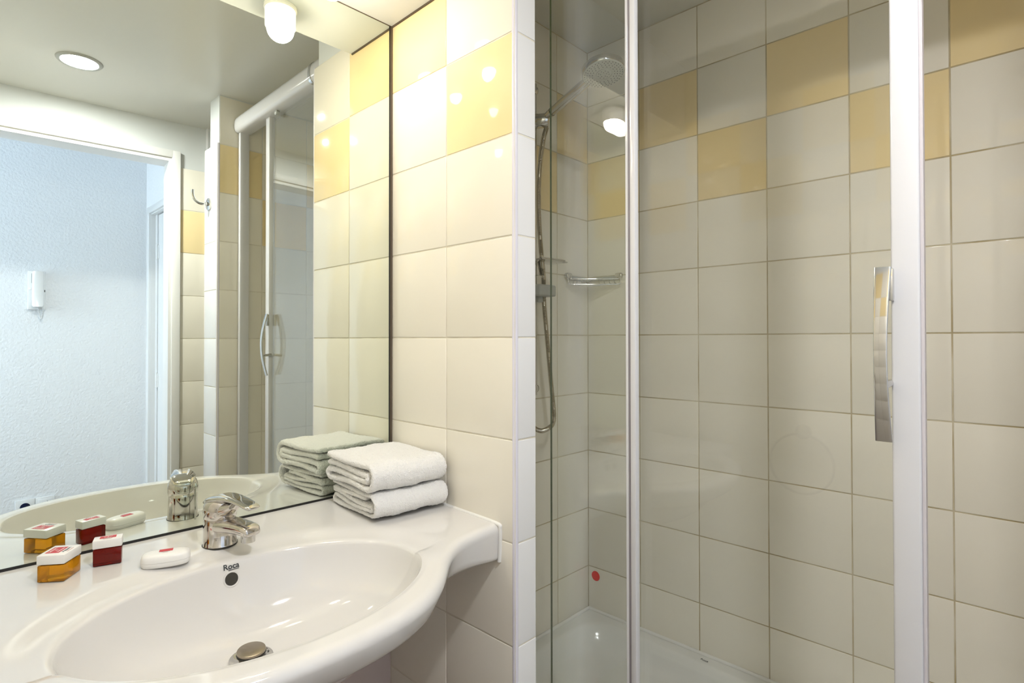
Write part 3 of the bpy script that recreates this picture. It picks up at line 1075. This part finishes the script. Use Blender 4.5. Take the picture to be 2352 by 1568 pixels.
# bow handle, clamped to the stile
hp = []
for k in range(25):
    s = k / 24
    z = 1.3135 - 0.2345 * s
    bow = math.sin(math.pi * min(1, s * 1.0)) * 0.020
    x = 0.1115 - bow - 0.004
    tl = 0.0026
    w_ = 0.0098 - 0.0022 * math.sin(math.pi * s)
    nx_ = Vector((1, 0, (0.020 * math.pi / 0.2345) * math.cos(math.pi * s) * -1))
    hp.append(superring((x, -0.9990, z), (0, 1, 0), nx_, w_ + 0.0002, tl, 6.0, 24))
hb = put('handle', *loft(hp), CHROME, sd_, smooth=40)
put('handle_mount', *rbox(0.1080, 0.1190, -1.0105, -1.0010, 1.268, 1.3125, 0.002, 2), CHROME, hb, smooth=40)
put('handle_mount', *tube(smooth_path([(0.0905, -0.9995, 1.150), (0.100, -1.001, 1.1535), (0.110, -1.003, 1.156), (0.1275, -1.0035, 1.157)], 5), 0.0052, 14), CHROME, hb, smooth=True)

# riser rail on the back wall
RX, RY = 0.464, -0.052
rr = thing('shower_riser', 'chrome shower riser rail half hidden by the partition', 'shower rail', (RX, -0.002, 1.05))
put('bar', *tube([(RX, RY, 1.05), (RX, RY, 1.98)], 0.0095, 16), CHROME, rr, smooth=40)
for z in (1.07, 1.96):
    put('wall_mount', *lathe([(0.018, 0.0), (0.018, 0.006), (0.011, 0.010), (0.011, 0.062), (0.004, 0.066)], (RX, -0.001, z), (0, -1, 0), 24), CHROME, rr, smooth=40)
put('head_bracket', *join(lathe([(0.004, -0.024), (0.0185, -0.022), (0.0215, -0.012), (0.0215, 0.012), (0.0185, 0.022), (0.004, 0.024)], (RX + 0.010, RY - 0.020, 1.868), (0.55, -0.75, 0.05), 24)), CHROME, rr, smooth=40)
put('soap_plate', *join(rbox(RX - 0.05, RX + 0.068, RY - 0.075, RY - 0.006, 1.4440, 1.4475, 0.0015, 2),
                        tube(smooth_path([(RX - 0.048, RY - 0.073, 1.449), (RX + 0.040, RY - 0.075, 1.4495), (RX + 0.067, RY - 0.060, 1.4505), (RX + 0.067, RY - 0.008, 1.4505)], 6), 0.0022, 8),
                        rbox(RX - 0.012, RX + 0.012, RY - 0.022, RY + 0.012, 1.405, 1.445, 0.003, 2)), CHROME, rr, smooth=40)
put('hose_slider', *rbox(RX - 0.03, RX + 0.046, RY - 0.050, RY + 0.018, 1.343, 1.377, 0.006, 3), GREYP, rr, smooth=40)
put('bracket_lever', *rbox(RX - 0.010, RX + 0.018, RY - 0.026, RY - 0.004, 1.326, 1.345, 0.003, 2), GREYP, rr, smooth=40)

# hand shower
HC = Vector((0.420, -0.333, 1.905))
HN = Vector((-0.10, -0.20, -1.0)).normalized()
HB = Vector((RX + 0.014, RY - 0.030, 1.874))
hs = thing('hand_shower', 'round chrome hand shower held over the tray', 'shower head', tuple(HB))
ax = (HC - HN * 0.016 - HB)
edge = HB + ax * 0.83
put('shower_head', *lathe([(0.020, -0.030), (0.040, -0.0255), (0.0530, -0.0195), (0.0555, -0.0165), (0.0555, -0.001), (0.0545, 0.0)], HC, HN, 48), CHROME, hs, smooth=45)
fp = put('face_plate', *lathe([(0.0535, -0.002), (0.0535, 0.0012), (0.050, 0.0022), (0.022, 0.0024), (0.0212, 0.0014), (0.0200, 0.0014), (0.0192, 0.0026), (0.003, 0.0028)], HC, HN, 48), FACEP, hs, smooth=30)
u_, v_, a_ = frame(HN)
noz = []
for r, cnt in ((0.008, 5), (0.014, 9), (0.029, 18), (0.036, 24), (0.043, 30), (0.049, 34)):
    for k in range(cnt):
        t = 2 * math.pi * (k + 0.3 * r * 100) / cnt
        noz.append(lathe([(0.00125, 0.0015), (0.0011, 0.0036)], HC + u_ * (r * math.cos(t)) + v_ * (r * math.sin(t)), HN, 6))
nz = put('nozzles', *join(*noz), plain('dark_nozzle_rubber', (0.16, 0.15, 0.13), 0.6), hs)
nz['kind'] = 'stuff'
hpts = [HB + ax * 0.16, HB + ax * 0.30, HB + ax * 0.55, HB + ax * 0.75, edge]
hr = [0.0118, 0.0128, 0.0135, 0.0140, 0.0128]
hp_s = smooth_path(hpts, 6)
put('handle', *tube(hp_s, 0.013, 20, radii=[hr[0] + (0.0018 * math.sin(math.pi * i / (len(hp_s) - 1))) for i in range(len(hp_s))]), CHROME, hs, smooth=50)
put('handle_collar', *tube([HB - ax * 0.02, HB + ax * 0.02, HB + ax * 0.15], 0.0115, 20, radii=[0.0085, 0.0105, 0.0125]), CHROME, hs, smooth=50)
put('joint_ring', *tube([HB + ax * 0.150, HB + ax * 0.160], 0.0122, 20), BLACK, hs)
put('handle_tip', *tube([edge - ax * 0.01 - HN * -0.004, edge + ax * 0.05 + HN * 0.004], 0.005, 12), FACEP, hs, smooth=40)

# hose
hpth = smooth_path([(0.487, -0.083, 1.850), (0.470, -0.083, 1.80), (0.452, -0.084, 1.70), (0.449, -0.085, 1.58), (0.462, -0.083, 1.47), (0.478, -0.078, 1.40), (0.482, -0.076, 1.33),
                    (0.500, -0.076, 1.19), (0.516, -0.074, 1.09), (0.527, -0.073, 1.025), (0.533, -0.072, 0.985), (0.527, -0.072, 0.960), (0.505, -0.072, 0.948), (0.470, -0.072, 0.945),
                    (0.435, -0.070, 0.965), (0.418, -0.066, 1.02), (0.41, -0.05, 1.08)], 10)
dense = []
acc = 0.0
for a, c in zip(hpth[:-1], hpth[1:]):
    L = (c - a).length
    k = max(1, round(L / 0.0021))
    dense += [a.lerp(c, i / k) for i in range(k)]
dense.append(hpth[-1])
ho = put('shower_hose', *tube(dense, 0.007, 10, radii=[0.0074 if i % 2 else 0.0060 for i in range(len(dense))]),
         plain('bronze_chrome_hose', (0.50, 0.45, 0.36), 0.18, metal=1), None, True, loc=(0.487, -0.083, 0.945))
tag(ho, 'ribbed chrome shower hose hanging in a loop', 'hose')

# corner basket
cb = thing('corner_basket', 'chrome wire soap basket in the shower corner', 'soap basket', (0.80, -0.006, 1.385))
wr = 0.0019
S_, Fp = Vector((0.688, -0.012, 0)), Vector((0.795, -0.131, 0))


def wire(pts, r=wr, per=5):
    return tube(smooth_path([Vector(p) for p in pts], per), r, 7)


put('mount', *rbox(0.672, 0.700, -0.017, -0.0005, 1.418, 1.437, 0.006, 3), CHROME, cb, smooth=50)
put('mount', *rbox(0.7925, 0.8068, -0.146, -0.118, 1.418, 1.437, 0.006, 3), CHROME, cb, smooth=50)
put('wall_rail', *rbox(0.690, 0.804, -0.0075, -0.0005, 1.416, 1.428, 0.001, 1), GREYP, cb)
put('wall_rail', *rbox(0.7995, 0.8068, -0.128, -0.003, 1.416, 1.428, 0.001, 1), GREYP, cb)
up = lambda p, z: (p.x, p.y, z)
put('front_wire', *wire([up(S_ + Vector((0.004, -0.003, 0)), 1.428), up(S_ + Vector((0.004, -0.004, 0)), 1.419), up(S_.lerp(Fp, 0.06), 1.4165), up(S_.lerp(Fp, 0.5), 1.4165), up(S_.lerp(Fp, 0.94), 1.4165),
                         up(Fp + Vector((0.003, -0.003, 0)), 1.419), up(Fp + Vector((0.003, 0.0, 0)), 1.428)]), CHROME, cb, smooth=True)
S2, F2 = Vector((0.676, -0.014, 0)), Vector((0.7935, -0.143, 0))
put('front_wire', *wire([up(S2, 1.425), up(S2 + Vector((0.0, -0.003, 0)), 1.408), up(S2.lerp(F2, 0.05), 1.3985), up(S2.lerp(F2, 0.5), 1.3975), up(S2.lerp(F2, 0.95), 1.3985), up(F2 + Vector((-0.002, 0, 0)), 1.408), up(F2, 1.425)]), CHROME, cb, smooth=True)
for s in (0.10, 0.17, 0.26, 0.36, 0.60, 0.70, 0.80, 0.90):
    a = S2.lerp(F2, s)
    a2 = S_.lerp(Fp, s)
    put('upright_wire', *wire([up(a2, 1.4165), up(a, 1.398)], 0.0014, 1), CHROME, cb, smooth=True)
for k in range(1, 6):
    f_ = 1 - 0.155 * k
    cor = Vector((0.8060, -0.0010, 0))
    a, c = cor + (S2 - cor) * f_, cor + (F2 - cor) * f_
    put('floor_wire', *wire([up(a, 1.404), up(a.lerp(c, 0.02), 1.3995), up(a.lerp(c, 0.5), 1.398), up(a.lerp(c, 0.98), 1.3995), up(c, 1.404)], 0.0014, 4), CHROME, cb, smooth=True)
# red sticker on the far wall
st = put('wall_sticker', *lathe([(0.0165, -0.0002), (0.0165, 0.0005), (0.015, 0.0008)], (0.8068, -0.0305, 0.4015), (-1, 0, 0), 32), REDDOT, None, False, loc=(0.8068, -0.0305, 0.4015))
tag(st, 'round red sticker on the far shower wall near the corner', 'sticker')

# ================================================================== HOOK, RING, CORRIDOR FITTINGS
hk = thing('robe_hook', 'chrome robe hook on the end face of the shower wall', 'hook', (0.025, -1.380, 1.784))
put('rose', *lathe([(0.0265, 0.0), (0.0265, 0.005), (0.024, 0.007), (0.0085, 0.0075), (0.0085, 0.016), (0.005, 0.017)], (0.0252, -1.380, 1.784), (-1, 0, 0), 32), CHROME, hk, smooth=40)
put('hook_arm', *tube(smooth_path([(0.016, -1.380, 1.784), (0.0, -1.380, 1.782), (-0.016, -1.382, 1.785), (-0.030, -1.384, 1.797), (-0.036, -1.385, 1.814), (-0.0365, -1.385, 1.836)], 6), 0.0060, 14), CHROME, hk, smooth=50)

tg = thing('towel_ring', 'thin chrome towel ring on the tiled left wall', 'towel ring', (-0.899, -0.592, 0.918))
put('rose', *lathe([(0.024, 0.0), (0.024, 0.006), (0.020, 0.009), (0.010, 0.010), (0.010, 0.030), (0.004, 0.032)], (-0.8998, -0.592, 0.918), (1, 0, 0), 28), CHROME, tg, smooth=40)
put('ring', *tube([(-0.872, -0.592 + 0.094 * math.sin(2 * math.pi * k / 64), 0.820 + 0.094 * math.cos(2 * math.pi * k / 64)) for k in range(64)], 0.0038, 10, True), CHROME, tg, smooth=True)

ic = thing('intercom_phone', 'white wall intercom handset on the corridor wall', 'intercom', (-0.386, -2.8, 1.378))
put('base', *rbox(-0.4226, -0.349, -2.799, -2.776, 1.378, 1.5857, 0.004, 2), PVC, ic, smooth=40)
hp2 = [superring((-0.3835, -2.752 - 0.006 * math.sin(math.pi * s), 1.392 + 0.190 * s), (1, 0, 0), (0, 1, 0), 0.0245 * (1 if 0.04 < s < 0.96 else 0.8), 0.018 + 0.006 * abs(2 * s - 1) ** 3, 3.2, 28) for s in [k / 24 for k in range(25)]]
put('handset', *loft(hp2), PVC, ic, smooth=50)
put('button', *lathe([(0.006, 0), (0.006, 0.003), (0.004, 0.0045)], (-0.4145, -2.7765, 1.489), (0, 1, 0), 20), plain('bright_white_button', (0.95, 0.95, 0.95), 0.2), ic, smooth=40)
put('button', *rbox(-0.3545, -0.3510, -2.7765, -2.774, 1.474, 1.486, 0.0006, 1), INK, ic)
put('slot', *rbox(-0.4095, -0.4065, -2.7765, -2.7752, 1.52, 1.572, 0.0004, 1), GREYP, ic)
cpts = []
for k in range(240):
    s = k / 239
    cx2 = -0.381 + 0.022 * s + 0.002 * math.sin(3 * s)
    cz2 = 1.390 - 0.060 * math.sin(math.pi * min(1, s * 0.98)) * (1.0)
    cpts.append((cx2 + 0.0035 * math.cos(k * 0.75), -2.772 + 0.0035 * math.sin(k * 0.75), cz2))
put('coiled_cord', *tube(cpts, 0.0016, 6), PVC, ic, smooth=True)

pl = thing('power_socket', 'white power socket with dark round recess low on the corridor wall', 'socket', (-0.4255, -2.8, 0.31))
put('plate', *rbox(-0.4660, -0.3845, -2.799, -2.789, 0.280, 0.3615, 0.003, 2), PVC, pl, smooth=40)
put('recess', *lathe([(0.0215, 0), (0.0215, 0.0014), (0.018, 0.002), (0.004, 0.0022)], (-0.4255, -2.7895, 0.322), (0, 1, 0), 32), NAVY, pl)
sw = thing('light_switch', 'white rocker switch plate beside the power socket', 'switch', (-0.343, -2.8, 0.31))
put('plate', *rbox(-0.3835, -0.302, -2.799, -2.789, 0.280, 0.3615, 0.003, 2), PVC, sw, smooth=40)
put('rocker', *rbox(-0.3720, -0.3135, -2.7905, -2.7865, 0.292, 0.350, 0.002, 2), PVC, sw, smooth=40)
put('indicator', *rbox(-0.3360, -0.3310, -2.7870, -2.7860, 0.326, 0.338, 0.0003, 1), INK, sw)
